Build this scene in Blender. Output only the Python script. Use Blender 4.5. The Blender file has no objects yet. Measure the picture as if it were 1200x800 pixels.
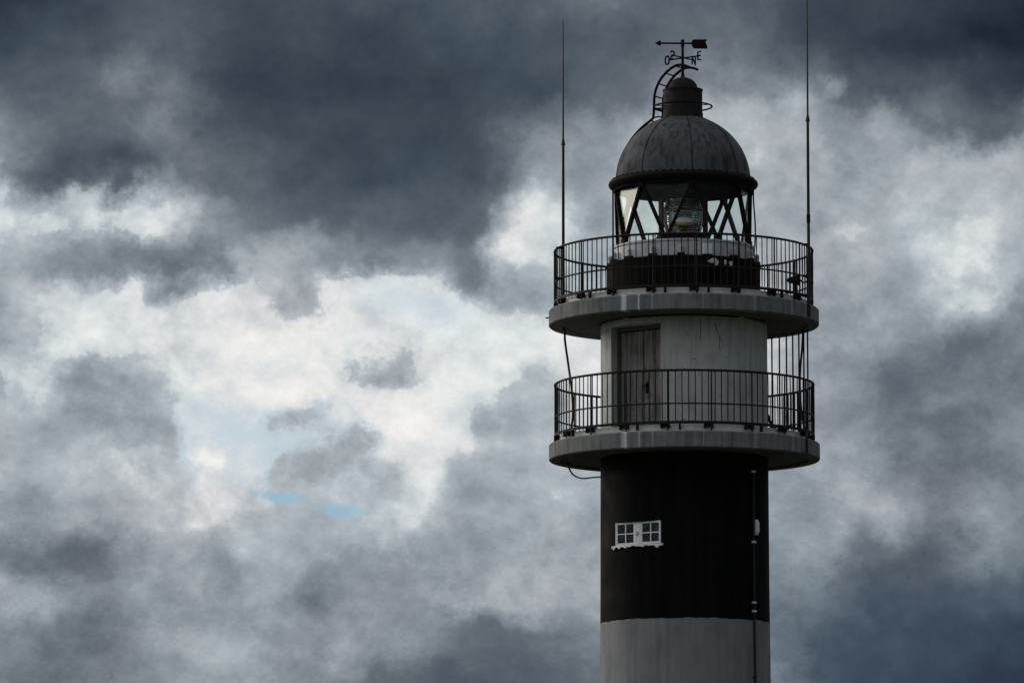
import bpy, math, random
from mathutils import Vector, Matrix
R = math.radians
rnd = random.Random(11)
sc = bpy.context.scene
COL = sc.collection

# ------------------------------------------------------------------ camera
cd = bpy.data.cameras.new("camera")
cam = bpy.data.objects.new("camera", cd)
COL.objects.link(cam)
cam.location = (0, -120, 1.6)
cam.rotation_euler = (R(90 + 7.219), 0, R(1.9378))
cd.sensor_width = 36.0
cd.lens = 36.0 * 6000 / 1200
cd.clip_start = 0.5
cd.clip_end = 20000
sc.camera = cam

# ------------------------------------------------------------------ view
sc.view_settings.view_transform = 'Standard'
sc.view_settings.look = 'None'
sc.view_settings.gamma = 1
sc.view_settings.exposure = 0
sc.view_settings.use_curve_mapping = False

# ------------------------------------------------------------------ sun (weak, through a break in the cloud on the left)
SUN_AZ, SUN_EL = R(-56), R(13)          # azimuth from +Y towards +X
sd = Vector((math.sin(SUN_AZ) * math.cos(SUN_EL), math.cos(SUN_AZ) * math.cos(SUN_EL), math.sin(SUN_EL)))
sl = bpy.data.lights.new("sun", 'SUN')
sl.energy = 0.9
sl.angle = R(12)
sl.color = (1.0, 0.93, 0.82)
so = bpy.data.objects.new("sun", sl)
COL.objects.link(so)
so.rotation_euler = sd.to_track_quat('Z', 'Y').to_euler()
so.location = sd * 200

# ------------------------------------------------------------------ world: Nishita sky behind a heavy broken cloud cover
W = bpy.data.worlds.new("World")
sc.world = W
W.use_nodes = True
nt = W.node_tree
nt.nodes.clear()
N, LK = nt.nodes, nt.links

def put(sock, v):
    if isinstance(v, bpy.types.NodeSocket):
        LK.new(v, sock)
    else:
        sock.default_value = v

def mth(op, a, b=None, c=None, clamp=False):
    n = N.new('ShaderNodeMath'); n.operation = op; n.use_clamp = clamp
    put(n.inputs[0], a)
    if b is not None: put(n.inputs[1], b)
    if c is not None: put(n.inputs[2], c)
    return n.outputs[0]

def vmt(op, a, b=None, s=None):
    n = N.new('ShaderNodeVectorMath'); n.operation = op
    put(n.inputs[0], a)
    if b is not None: put(n.inputs[1], b)
    if s is not None: put(n.inputs['Scale'], s)
    return n.outputs['Value'] if op in ('LENGTH', 'DISTANCE', 'DOT_PRODUCT') else n.outputs['Vector']

def rng(v, a, b, c=0.0, d=1.0, mode='SMOOTHSTEP'):
    n = N.new('ShaderNodeMapRange'); n.interpolation_type = mode
    put(n.inputs['Value'], v)
    n.inputs['From Min'].default_value = a; n.inputs['From Max'].default_value = b
    n.inputs['To Min'].default_value = c; n.inputs['To Max'].default_value = d
    return n.outputs['Result']

def mixf(f, a, b):
    n = N.new('ShaderNodeMix'); n.data_type = 'FLOAT'
    put(n.inputs[0], f); put(n.inputs[2], a); put(n.inputs[3], b)
    return n.outputs[0]

def mixc(f, a, b, mode='MIX'):
    n = N.new('ShaderNodeMix'); n.data_type = 'RGBA'; n.blend_type = mode
    put(n.inputs[0], f); put(n.inputs[6], a); put(n.inputs[7], b)
    return n.outputs[2]

def noi(vec, scale, detail, rough, dist=0.0):
    n = N.new('ShaderNodeTexNoise'); n.noise_dimensions = '3D'
    put(n.inputs['Vector'], vec)
    n.inputs['Scale'].default_value = scale; n.inputs['Detail'].default_value = detail
    n.inputs['Roughness'].default_value = rough; n.inputs['Distortion'].default_value = dist
    return n

def s2l(v):
    v /= 255.0
    return v / 12.92 if v <= 0.04045 else ((v + 0.055) / 1.055) ** 2.4

def rgb(r, g, b):
    return (s2l(r), s2l(g), s2l(b), 1.0)

tc = N.new('ShaderNodeTexCoord')
D = tc.outputs['Generated']
sep = N.new('ShaderNodeSeparateXYZ'); LK.new(D, sep.inputs[0])
az = mth('ARCTAN2', sep.outputs[0], sep.outputs[1])
el = mth('ARCSINE', sep.outputs[2])
# a chart of the sky in steps of 1/60 radian: columns run with azimuth, rows run down from the zenith side
PX = mth('ADD', mth('MULTIPLY', mth('ADD', az, 0.03382), 59.52), 6.0)
PY = mth('SUBTRACT', 4.0, mth('MULTIPLY', mth('SUBTRACT', el, 0.126), 60.0))
cmb = N.new('ShaderNodeCombineXYZ'); LK.new(PX, cmb.inputs[0]); LK.new(PY, cmb.inputs[1])
P = cmb.outputs[0]
D60 = vmt('MULTIPLY', D, (60, 60, 62))
n1 = noi(D60, 0.95, 10.0, 0.60)
w1 = vmt('MULTIPLY', vmt('SUBTRACT', n1.outputs['Color'], (0.5, 0.5, 0.5)), (0.95, 0.80, 0))
n6 = noi(D60, 3.4, 9.0, 0.70)
w6 = vmt('MULTIPLY', vmt('SUBTRACT', n6.outputs['Color'], (0.5, 0.5, 0.5)), (0.36, 0.32, 0))
P1 = vmt('ADD', vmt('ADD', P, w1), w6)
sp1 = N.new('ShaderNodeSeparateXYZ'); LK.new(P1, sp1.inputs[0])
X1, Y1 = sp1.outputs[0], sp1.outputs[1]

# brightness of the cloud deck, one line per half step of elevation (values 0..255)
ROWS = [
 [52,64,72,80,82,76,72,76,80,80,82,86,88,95,115,95,100,100,92,68,66,64,60,52,38],
 [70,78,82,88,90,80,66,72,68,66,72,78,76,80,85,90,100,110,90,72,66,58,52,42,36],
 [86,88,98,126,120,78,66,64,62,62,66,72,76,80,95,105,130,130,125,110,90,80,78,62,58],
 [124,114,104,118,120,86,76,76,70,68,70,74,110,135,148,160,170,170,174,165,150,150,118,98,128],
 [165,98,80,80,112,108,92,80,78,74,74,80,125,160,155,165,175,175,168,165,150,162,188,192,182],
 [205,185,195,180,195,158,112,95,88,95,88,95,170,205,160,180,195,190,165,160,165,174,184,192,180],
 [175,165,125,118,140,108,175,165,132,122,132,112,195,180,165,185,200,195,175,165,168,175,205,195,172],
 [165,195,215,210,195,215,205,165,225,208,205,200,150,165,180,190,195,195,180,158,160,162,195,185,145],
 [150,185,225,215,210,235,240,243,240,228,232,240,235,215,200,200,200,195,185,158,152,140,120,118,125],
 [165,215,150,158,190,238,240,240,225,225,232,236,225,190,215,215,200,190,185,150,140,120,125,130,118],
 [176,178,170,166,172,218,200,190,225,230,236,235,188,195,215,215,200,190,180,150,148,114,115,118,130],
 [180,180,188,192,190,206,195,172,195,185,210,180,165,170,175,175,170,165,165,165,160,132,125,120,135],
 [156,154,164,176,190,182,168,172,185,200,190,170,165,170,165,165,160,155,152,150,155,140,125,150,140],
 [125,115,110,150,168,153,170,160,150,150,150,155,160,160,160,158,155,150,148,145,110,96,110,130,125],
 [165,165,140,150,155,155,165,145,135,155,155,160,170,160,155,150,145,135,120,110,98,82,82,86,82],
 [150,130,118,135,160,165,160,145,155,160,130,112,108,115,125,125,120,115,105,80,76,76,75,72,65],
 [125,115,120,125,150,165,145,135,130,110,95,85,86,95,110,120,120,120,130,90,74,70,68,60,56],
]
xs = mth('DIVIDE', X1, 12.0, clamp=True)

def curve_row(vals):
    n = N.new('ShaderNodeFloatCurve')
    LK.new(xs, n.inputs['Value'])
    c = n.mapping.curves[0]
    k = len(vals) - 1
    c.points[0].location = (0.0, vals[0] / 255.0)
    c.points[1].location = (1.0, vals[k] / 255.0)
    for i in range(1, k):
        c.points.new(i / k, vals[i] / 255.0)
    for p in c.points:
        p.handle_type = 'AUTO'
    n.mapping.update()
    return n.outputs[0]

L = curve_row(ROWS[0])
for j in range(1, len(ROWS)):
    L = mixf(rng(Y1, (j - 1) * 0.5, j * 0.5), L, curve_row(ROWS[j]))

# the rest of the sky: a darker, heavier deck, a little brighter to the left and low down
ng = noi(vmt('MULTIPLY', D, (60, 60, 90)), 0.20, 9.0, 0.6, 0.3)
left = mth('MAXIMUM', vmt('DOT_PRODUCT', D, (-0.93, 0.30, 0.10)), 0.0)
right = mth('MAXIMUM', vmt('DOT_PRODUCT', D, (0.95, -0.20, 0.10)), 0.0)
Lg = mth('ADD', mth('ADD', rng(ng.outputs['Fac'], 0.28, 0.75, 0.50, 0.86, 'LINEAR'), mth('SUBTRACT', mth('MULTIPLY', left, 0.20), mth('MULTIPLY', right, 0.28))),
         mth('MULTIPLY', rng(el, 0.0, 0.5, 1.0, 0.0), 0.05))
ox = mth('MAXIMUM', mth('SUBTRACT', mth('ABSOLUTE', mth('SUBTRACT', X1, 6.0)), 6.15), 0.0)
oy = mth('MAXIMUM', mth('SUBTRACT', mth('ABSOLUTE', mth('SUBTRACT', Y1, 4.0)), 4.1), 0.0)
od = mth('SQRT', mth('ADD', mth('MULTIPLY', ox, ox), mth('MULTIPLY', oy, oy)))
L = mixf(rng(od, 0.0, 3.0), L, Lg)

def ell(cx, cy, hx, hy, rot, src):
    n = N.new('ShaderNodeMapping'); n.vector_type = 'TEXTURE'
    LK.new(src, n.inputs['Vector'])
    n.inputs['Location'].default_value = (cx, cy, 0)
    n.inputs['Rotation'].default_value = (0, 0, R(rot))
    n.inputs['Scale'].default_value = (hx, hy, 1)
    return vmt('LENGTH', n.outputs[0])

P2 = vmt('ADD', vmt('ADD', P, vmt('SCALE', w1, s=0.20)), vmt('SCALE', w6, s=0.45))

# single puffs, rents and streaks: centre, half size, tilt, brightness, strength
P3 = vmt('ADD', vmt('ADD', P, vmt('SCALE', w1, s=0.8)), vmt('SCALE', w6, s=1.1))
nf = noi(D60, 2.2, 10.0, 0.68)
erode = mth('MULTIPLY', mth('SUBTRACT', nf.outputs['Fac'], 0.5), 1.7)
FEATS = [
 (1.28, 4.68, 0.68, 0.42, 18, 156, .85), (4.55, 4.30, 0.46, 0.30, -15, 152, .75), (4.40, 4.42, 0.26, 0.16, 0, 142, .45), (3.45, 4.86, 0.32, 0.15, -8, 166, .85),
 (3.85, 5.42, 0.55, 0.30, -20, 170, .8), (4.22, 5.18, 0.22, 0.13, 0, 160, .8), (6.15, 4.56, 0.45, 0.09, -8, 182, .8), (6.05, 4.95, 0.42, 0.24, -10, 166, .8),
 (0.60, 6.52, 0.85, 0.24, 4, 108, .75), (0.60, 7.55, 0.75, 0.34, -20, 116, .6), (3.45, 3.55, 0.42, 0.18, 24, 158, .8), (5.55, 3.32, 0.26, 0.22, 30, 106, .8),
 (4.48, 3.06, 0.16, 0.10, 0, 108, .7), (2.00, 3.16, 0.72, 0.16, 3, 104, .8), (2.15, 3.42, 0.40, 0.12, 0, 116, .7), (0.80, 3.10, 0.45, 0.16, -10, 132, .7),
 (0.70, 2.13, 0.55, 0.16, 0, 82, .8), (1.36, 2.25, 0.17, 0.24, 0, 78, .75), (1.80, 6.24, 0.14, 0.11, -25, 200, .6), (2.25, 6.22, 0.16, 0.10, 0, 182, .6),
 (0.62, 2.58, 0.24, 0.12, 0, 226, .85), (1.70, 2.55, 0.30, 0.25, 0, 208, .8), (1.02, 2.55, 0.45, 0.18, 0, 196, .6), (3.75, 6.90, 1.05, 0.22, -26, 128, .7), (2.55, 6.62, 0.42, 0.17, -10, 138, .7),
 (10.45, 6.66, 0.45, 0.16, -22, 84, .75), (10.80, 4.60, 0.65, 0.24, -10, 110, .7), (11.25, 4.72, 0.55, 0.12, -12, 138, .7), (10.00, 2.76, 0.75, 0.13, -8, 203, .5),
 (11.05, 2.12, 0.95, 0.32, -12, 192, .5), (6.22, 2.48, 0.42, 0.20, -38, 206, .65), (4.05, 3.42, 0.40, 0.14, 12, 228, .7), (9.75, 1.05, 0.16, 0.17, 0, 160, .8), (10.36, 1.46, 0.18, 0.22, 0, 162, .7),
 (9.05, 1.30, 0.55, 0.20, -20, 172, .7), (4.50, 3.84, 0.32, 0.18, 20, 196, .7), (1.25, 4.08, 0.5, 0.12, 0, 240, .6), (0.45, 4.52, 0.30, 0.20, 20, 216, .7), (5.6, 6.05, 0.7, 0.22, -25, 158, .5), (6.1, 6.9, 0.7, 0.16, -8, 172, .6),
 (5.65, 7.42, 0.6, 0.28, 14, 96, .7), (1.35, 5.28, 0.25, 0.14, 0, 208, .7), (1.80, 5.42, 0.55, 0.16, 8, 168, .7), (2.60, 5.72, 0.7, 0.22, 14, 178, .6), (9.6, 5.35, 0.55, 0.28, 10, 158, .6), (10.9, 1.2, .3, .2, 0, 112, .6), (1.45, .9, .4, .3, -20, 122, .5), (10.3, 3.8, .8, .3, 0, 158, .5)]
for cx, cy, hx, hy, rot, val, k in FEATS:
    m_ = rng(mth('ADD', ell(cx, cy, hx, hy, rot, P3), erode), 1.6, 0.05)
    L = mixf(mth('MULTIPLY', m_, k), L, val / 255.0)

# wisps and billows
tilt = N.new('ShaderNodeMapping'); tilt.inputs['Rotation'].default_value = (0, R(-24), 0); tilt.inputs['Scale'].default_value = (0.92, 0.92, 1.05)
LK.new(vmt('ADD', D60, vmt('SCALE', w1, s=0.4)), tilt.inputs['Vector'])
n2 = noi(tilt.outputs[0], 2.0, 11.0, 0.66)
n3 = noi(tilt.outputs[0], 0.95, 9.0, 0.56)
# grey cumulus standing in front of the bright veil: crisp puffs where the deck is thin
puff = rng(n3.outputs['Fac'], 0.30, 0.70, 0.0, 1.0, 'LINEAR')
cov = rng(L, 0.60, 0.93, 1.25, -0.15, 'LINEAR')
mask = rng(mth('SUBTRACT', cov, puff), -0.16, 0.20)
L = mixf(0.36, L, mixf(mask, 0.945, mth('MINIMUM', L, 0.73)))
L = mth('SUBTRACT', L, rng(L, 0.80, 0.96, 0.0, 0.035))
amp = rng(L, 0.24, 0.60, 0.12, 0.40)
amp = mth('MULTIPLY', amp, rng(L, 0.80, 0.95, 1.0, 0.72))
L = mth('ADD', L, mth('MULTIPLY', mth('SUBTRACT', n2.outputs['Fac'], 0.5), amp))
L = mth('ADD', L, mth('MULTIPLY', mth('SUBTRACT', n3.outputs['Fac'], 0.5), mth('MULTIPLY', amp, 0.6)))

cr = N.new('ShaderNodeValToRGB')
LK.new(L, cr.inputs[0])
stops = [(30, (24, 34, 46)), (58, (50, 60, 72)), (75, (66, 77, 88)), (110, (101, 109, 118)), (150, (142, 150, 157)),
         (185, (178, 185, 190)), (212, (209, 213, 215)), (242, (245, 244, 240))]
e = cr.color_ramp.elements
e[0].position = stops[0][0] / 255.0; e[0].color = rgb(*stops[0][1])
e[1].position = stops[-1][0] / 255.0; e[1].color = rgb(*stops[-1][1])
for s, c in stops[1:-1]:
    q = e.new(s / 255.0); q.color = rgb(*c)
cloud = cr.outputs[0]
n4 = noi(D60, 0.55, 5.0, 0.55)
hue = mixc(rng(n4.outputs['Fac'], 0.36, 0.64), (0.96, 1.0, 1.01, 1), (1.015, 0.995, 1.0, 1))
cloud = mixc(1.0, cloud, hue, 'MULTIPLY')

veil = mth('MULTIPLY', rng(ell(3.1, 5.2, 2.0, 0.75, 6, P1), 1.0, 0.2), mth('MULTIPLY', rng(L, 0.66, 0.76), rng(L, 0.93, 0.82)))
veil2 = mth('MULTIPLY', rng(ell(4.9, 3.62, 1.2, 0.28, 12, P1), 1.0, 0.2), rng(L, 0.6, 0.75))
cloud = mixc(mth('MULTIPLY', mth('MAXIMUM', veil, mth('MULTIPLY', veil2, 0.6)), 0.75), cloud, rgb(194, 211, 221))
lowr = mth('MULTIPLY', rng(ell(11.2, 7.6, 3.4, 1.5, 0, P1), 1.0, 0.2), 0.5)
cloud = mixc(lowr, cloud, mixc(1.0, cloud, (0.80, 0.97, 1.10, 1), 'MULTIPLY'))

gap = mth('MAXIMUM', rng(ell(3.30, 5.83, 0.40, 0.075, 8, P2), 1.25, 0.1), rng(ell(3.99, 5.97, 0.38, 0.095, 5, P2), 1.25, 0.1))
gap = mth('MULTIPLY', gap, 0.76)

sky = N.new('ShaderNodeTexSky'); sky.sky_type = 'NISHITA'; sky.sun_disc = False
sky.sun_elevation = SUN_EL; sky.sun_rotation = SUN_AZ
sky.ozone_density = 0.2; sky.air_density = 1.25
up = vmt('NORMALIZE', vmt('ADD', D, (0, 0, 0.55)))     # looking through the gap at the blue well above the horizon haze
LK.new(up, sky.inputs['Vector'])
bg1 = N.new('ShaderNodeBackground'); LK.new(cloud, bg1.inputs[0]); bg1.inputs[1].default_value = 1.0
bg2 = N.new('ShaderNodeBackground'); LK.new(mixc(1.0, sky.outputs[0], (1.0, 1.36, 1.42, 1), 'MULTIPLY'), bg2.inputs[0]); bg2.inputs[1].default_value = 0.15
mx = N.new('ShaderNodeMixShader')
LK.new(gap, mx.inputs[0]); LK.new(bg1.outputs[0], mx.inputs[1]); LK.new(bg2.outputs[0], mx.inputs[2])
out = N.new('ShaderNodeOutputWorld'); LK.new(mx.outputs[0], out.inputs[0])
W.cycles.sampling_method = 'MANUAL'
W.cycles.sample_map_resolution = 512

# ------------------------------------------------------------------ materials
def material(name):
    m = bpy.data.materials.new(name); m.use_nodes = True
    return m, m.node_tree, m.node_tree.nodes['Principled BSDF']

def weathered(name, base, dark, rough=0.8, streak=1.0, scale=1.0, bump=0.25, speck=None, metal=0.0, spec=0.25,
              amount=0.6, drips=None, rust=None, lo=0.42, hi=0.68):
    """paint, cement or metal with vertical dirt streaks, blotches and fine grain"""
    global N, LK
    m, t, b = material(name)
    N, LK = t.nodes, t.links
    o = N.new('ShaderNodeTexCoord').outputs['Object']
    st = noi(vmt('MULTIPLY', o, (5 * scale, 5 * scale, 0.35 * scale)), 1.0, 6, 0.65, 0.4)
    bl = noi(vmt('MULTIPLY', o, (scale, scale, scale)), 1.7, 7, 0.62, 0.3)
    fg = noi(vmt('MULTIPLY', o, (scale, scale, scale)), 28, 4, 0.6)
    f = mth('MULTIPLY', mth('ADD', mth('MULTIPLY', rng(st.outputs[0], lo, hi), 0.6 * streak), mth('MULTIPLY', rng(bl.outputs[0], lo, hi + .02), 0.5)), amount, clamp=True)
    c = mixc(f, (*base, 1), (*dark, 1))
    c = mixc(rng(fg.outputs[0], 0.35, 0.7, 0.0, 0.28), c, (*[x * 0.7 for x in base], 1))
    if speck:
        sn = noi(o, 3.2 * scale, 9, 0.7, 0.6)
        c = mixc(mth('MULTIPLY', rng(sn.outputs[0], 0.60, 0.68), 0.8), c, (*speck, 1))
    if rust:
        rn = noi(vmt('MULTIPLY', o, (2.2, 2.2, 0.9)), 1.6, 8, 0.7, 0.5)
        c = mixc(mth('MULTIPLY', rng(rn.outputs[0], 0.52, 0.66), 0.75), c, (*rust, 1))
    if drips:
        s = N.new('ShaderNodeSeparateXYZ'); LK.new(o, s.inputs[0])
        ang = mth('ARCTAN2', s.outputs[0], mth('MULTIPLY', s.outputs[1], -1))
        wob = mth('MULTIPLY', mth('SUBTRACT', fg.outputs[0], 0.5), 0.02)
        for a0, hw, k in drips:
            d = mth('ABSOLUTE', mth('ADD', mth('SUBTRACT', ang, R(a0)), wob))
            c = mixc(mth('MULTIPLY', rng(d, hw, hw * 0.3), mth('MULTIPLY', rng(st.outputs[0], 0.25, 0.6), k)), c, (0.75, 0.78, 0.82, 1))
    put(b.inputs['Base Color'], c)
    b.inputs['Metallic'].default_value = metal
    b.inputs['Specular IOR Level'].default_value = spec
    put(b.inputs['Roughness'], rng(bl.outputs[0], 0.3, 0.7, max(rough - 0.12, 0.05), min(rough + 0.1, 1), 'LINEAR'))
    if bump:
        bp = N.new('ShaderNodeBump'); bp.inputs['Strength'].default_value = bump; bp.inputs['Distance'].default_value = 0.02
        put(bp.inputs['Height'], mth('ADD', mth('MULTIPLY', fg.outputs[0], 0.5), bl.outputs[0]))
        LK.new(bp.outputs[0], b.inputs['Normal'])
    return m

M = {}
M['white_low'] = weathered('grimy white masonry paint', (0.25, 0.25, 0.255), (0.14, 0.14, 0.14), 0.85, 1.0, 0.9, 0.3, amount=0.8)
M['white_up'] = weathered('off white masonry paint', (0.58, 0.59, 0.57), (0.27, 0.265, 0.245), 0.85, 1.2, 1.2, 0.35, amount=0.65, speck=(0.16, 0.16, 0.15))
M['black_paint'] = weathered('weathered black masonry paint', (0.004, 0.004, 0.0045), (0.014, 0.0125, 0.011), 0.8, 1.2, 1.0, 0.4, spec=0.05, amount=0.6)
M['slab'] = weathered('stained cement', (0.225, 0.222, 0.220), (0.095, 0.105, 0.104), 0.9, 1.5, 1.6, 0.5, amount=0.75, lo=0.40, hi=0.66,
                      drips=[(-25.7, 0.032, 0.8), (-19.0, 0.010, 0.8), (-13.2, 0.008, 0.25), (8.0, 0.006, 0.25), (31.0, 0.02, 0.2), (52, 0.012, 0.3), (63, 0.02, 0.25)])
M['curb'] = weathered('limewashed curb', (0.80, 0.775, 0.73), (0.50, 0.47, 0.43), 0.9, 1.0, 1.5, 0.3)
M['soffit'] = weathered('dirty soffit cement', (0.16, 0.15, 0.13), (0.05, 0.05, 0.045), 0.95, 0.3, 0.8, 0.3)
M['iron'] = weathered('dark iron paint', (0.012, 0.0105, 0.010), (0.028, 0.020, 0.015), 0.75, 0.4, 2.0, 0.0, spec=0.06)
M['rail'] = weathered('rusting dark rail paint', (0.018, 0.016, 0.0145), (0.045, 0.031, 0.023), 0.7, 0.5, 2.0, 0.0, spec=0.15)
M['plinth'] = weathered('flaking black paint', (0.006, 0.0055, 0.0055), (0.022, 0.017, 0.013), 0.85, 1.0, 2.0, 0.4, spec=0.06)
M['zinc'] = weathered('dull grey zinc', (0.56, 0.565, 0.60), (0.27, 0.27, 0.29), 0.6, 1.2, 2.0, 0.2, spec=0.4)
M['dome'] = weathered('dark lead sheet', (0.105, 0.108, 0.120), (0.028, 0.026, 0.026), 0.75, 1.4, 1.7, 0.35, speck=(0.19, 0.195, 0.21), spec=0.15, amount=0.9)
M['vent'] = weathered('soot dark sheet iron', (0.022, 0.021, 0.022), (0.012, 0.011, 0.010), 0.75, 1.0, 3.0, 0.3, rust=(0.085, 0.045, 0.028), spec=0.12)
M['lining'] = weathered('dark lantern lining', (0.012, 0.012, 0.012), (0.008, 0.008, 0.008), 0.85, 0.4, 2.0, 0.0, spec=0.08)
M['door'] = weathered('bare grey door timber', (0.28, 0.265, 0.255), (0.10, 0.095, 0.09), 0.85, 2.0, 1.6, 0.35, amount=1.0)
M['door_frame'] = weathered('dark door frame timber', (0.12, 0.11, 0.098), (0.05, 0.046, 0.042), 0.85, 1.6, 1.6, 0.3)
M['white_frame'] = weathered('fresh white joinery paint', (0.90, 0.90, 0.885), (0.72, 0.71, 0.69), 0.45, 0.6, 3.0, 0.0, amount=0.3)
M['box_white'] = weathered('pale enamel', (0.80, 0.83, 0.86), (0.66, 0.69, 0.72), 0.45, 0.6, 3.0, 0.0, amount=0.3)
M['patch'] = weathered('bare chalky render', (0.62, 0.61, 0.57), (0.35, 0.34, 0.31), 0.95, 0.5, 6.0, 0.3)
M['mast'] = weathered('grey fibreglass tube', (0.022, 0.021, 0.020), (0.014, 0.013, 0.013), 0.5, 0.6, 2.0, 0.0)
M['cable'] = weathered('black cable sheath', (0.015, 0.015, 0.016), (0.03, 0.03, 0.03), 0.6, 0.3, 4.0, 0.0)
M['galv'] = weathered('bright galvanised clip', (0.75, 0.78, 0.80), (0.5, 0.5, 0.5), 0.4, 0.3, 5.0, 0.0, amount=0.3)
M['brass'] = weathered('tarnished brass', (0.42, 0.27, 0.11), (0.12, 0.07, 0.03), 0.35, 0.5, 6.0, 0.0, metal=0.9)
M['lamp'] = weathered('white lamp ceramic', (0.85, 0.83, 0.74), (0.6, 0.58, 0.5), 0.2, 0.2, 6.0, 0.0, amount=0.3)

def make_glass(name, tint, rough=0.02, base=0.0):
    global N, LK
    m = bpy.data.materials.new(name); m.use_nodes = True
    N, LK = m.node_tree.nodes, m.node_tree.links
    N.clear()
    tr = N.new('ShaderNodeBsdfTransparent'); tr.inputs[0].default_value = (*tint, 1)
    gl = N.new('ShaderNodeBsdfGlossy'); gl.inputs['Color'].default_value = (0.95, 0.97, 0.96, 1); gl.inputs['Roughness'].default_value = rough
    lw = N.new('ShaderNodeLayerWeight'); lw.inputs['Blend'].default_value = 0.5
    ms = N.new('ShaderNodeMixShader')
    put(ms.inputs[0], mth('ADD', mth('MULTIPLY', mth('POWER', lw.outputs['Facing'], 5.0), 0.45), 0.008)); LK.new(tr.outputs[0], ms.inputs[1]); LK.new(gl.outputs[0], ms.inputs[2])
    ou = N.new('ShaderNodeOutputMaterial'); LK.new(ms.outputs[0], ou.inputs[0])
    return m
M['glass'] = make_glass('lantern glass', (0.965, 0.985, 0.972), 0.30)

def make_lens():
    m, t, b = material('lens crystal')
    b.inputs['Base Color'].default_value = (0.46, 0.51, 0.51, 1)
    b.inputs['Transmission Weight'].default_value = 1.0
    b.inputs['Roughness'].default_value = 0.06
    b.inputs['IOR'].default_value = 1.5
    return m
M['lens'] = make_lens()

def make_pane():
    """window pane with a dark room behind it and old, mottled glass"""
    global N, LK
    m, t, b = material('dark window glass')
    N, LK = t.nodes, t.links
    o = N.new('ShaderNodeTexCoord').outputs['Object']
    n = noi(o, 14, 5, 0.65, 0.5)
    c = mixc(rng(n.outputs[0], 0.45, 0.66), (0.003, 0.006, 0.010, 1), (0.040, 0.066, 0.090, 1))
    put(b.inputs['Base Color'], c)
    b.inputs['Roughness'].default_value = 0.2
    b.inputs['Specular IOR Level'].default_value = 0.12
    return m
M['pane'] = make_pane()

def make_ground():
    global N, LK
    m, t, b = material('rough headland grass')
    N, LK = t.nodes, t.links
    o = N.new('ShaderNodeTexCoord').outputs['Object']
    a = noi(o, 0.06, 8, 0.6); d = noi(o, 3.0, 8, 0.7)
    c = mixc(rng(a.outputs[0], 0.35, 0.65), (0.040, 0.055, 0.022, 1), (0.085, 0.080, 0.045, 1))
    c = mixc(rng(d.outputs[0], 0.35, 0.65, 0, 0.5), c, (0.03, 0.038, 0.018, 1))
    put(b.inputs['Base Color'], c); b.inputs['Roughness'].default_value = 0.95
    bp = N.new('ShaderNodeBump'); bp.inputs['Strength'].default_value = 0.6; bp.inputs['Distance'].default_value = 0.1
    LK.new(d.outputs[0], bp.inputs['Height']); LK.new(bp.outputs[0], b.inputs['Normal'])
    return m
M['grass'] = make_ground()

# ------------------------------------------------------------------ mesh helpers
def pol(r, a, z=0.0):
    """point at radius r, azimuth a (degrees, 0 = towards -Y, positive towards +X)"""
    a = R(a)
    return Vector((r * math.sin(a), -r * math.cos(a), z))

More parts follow.
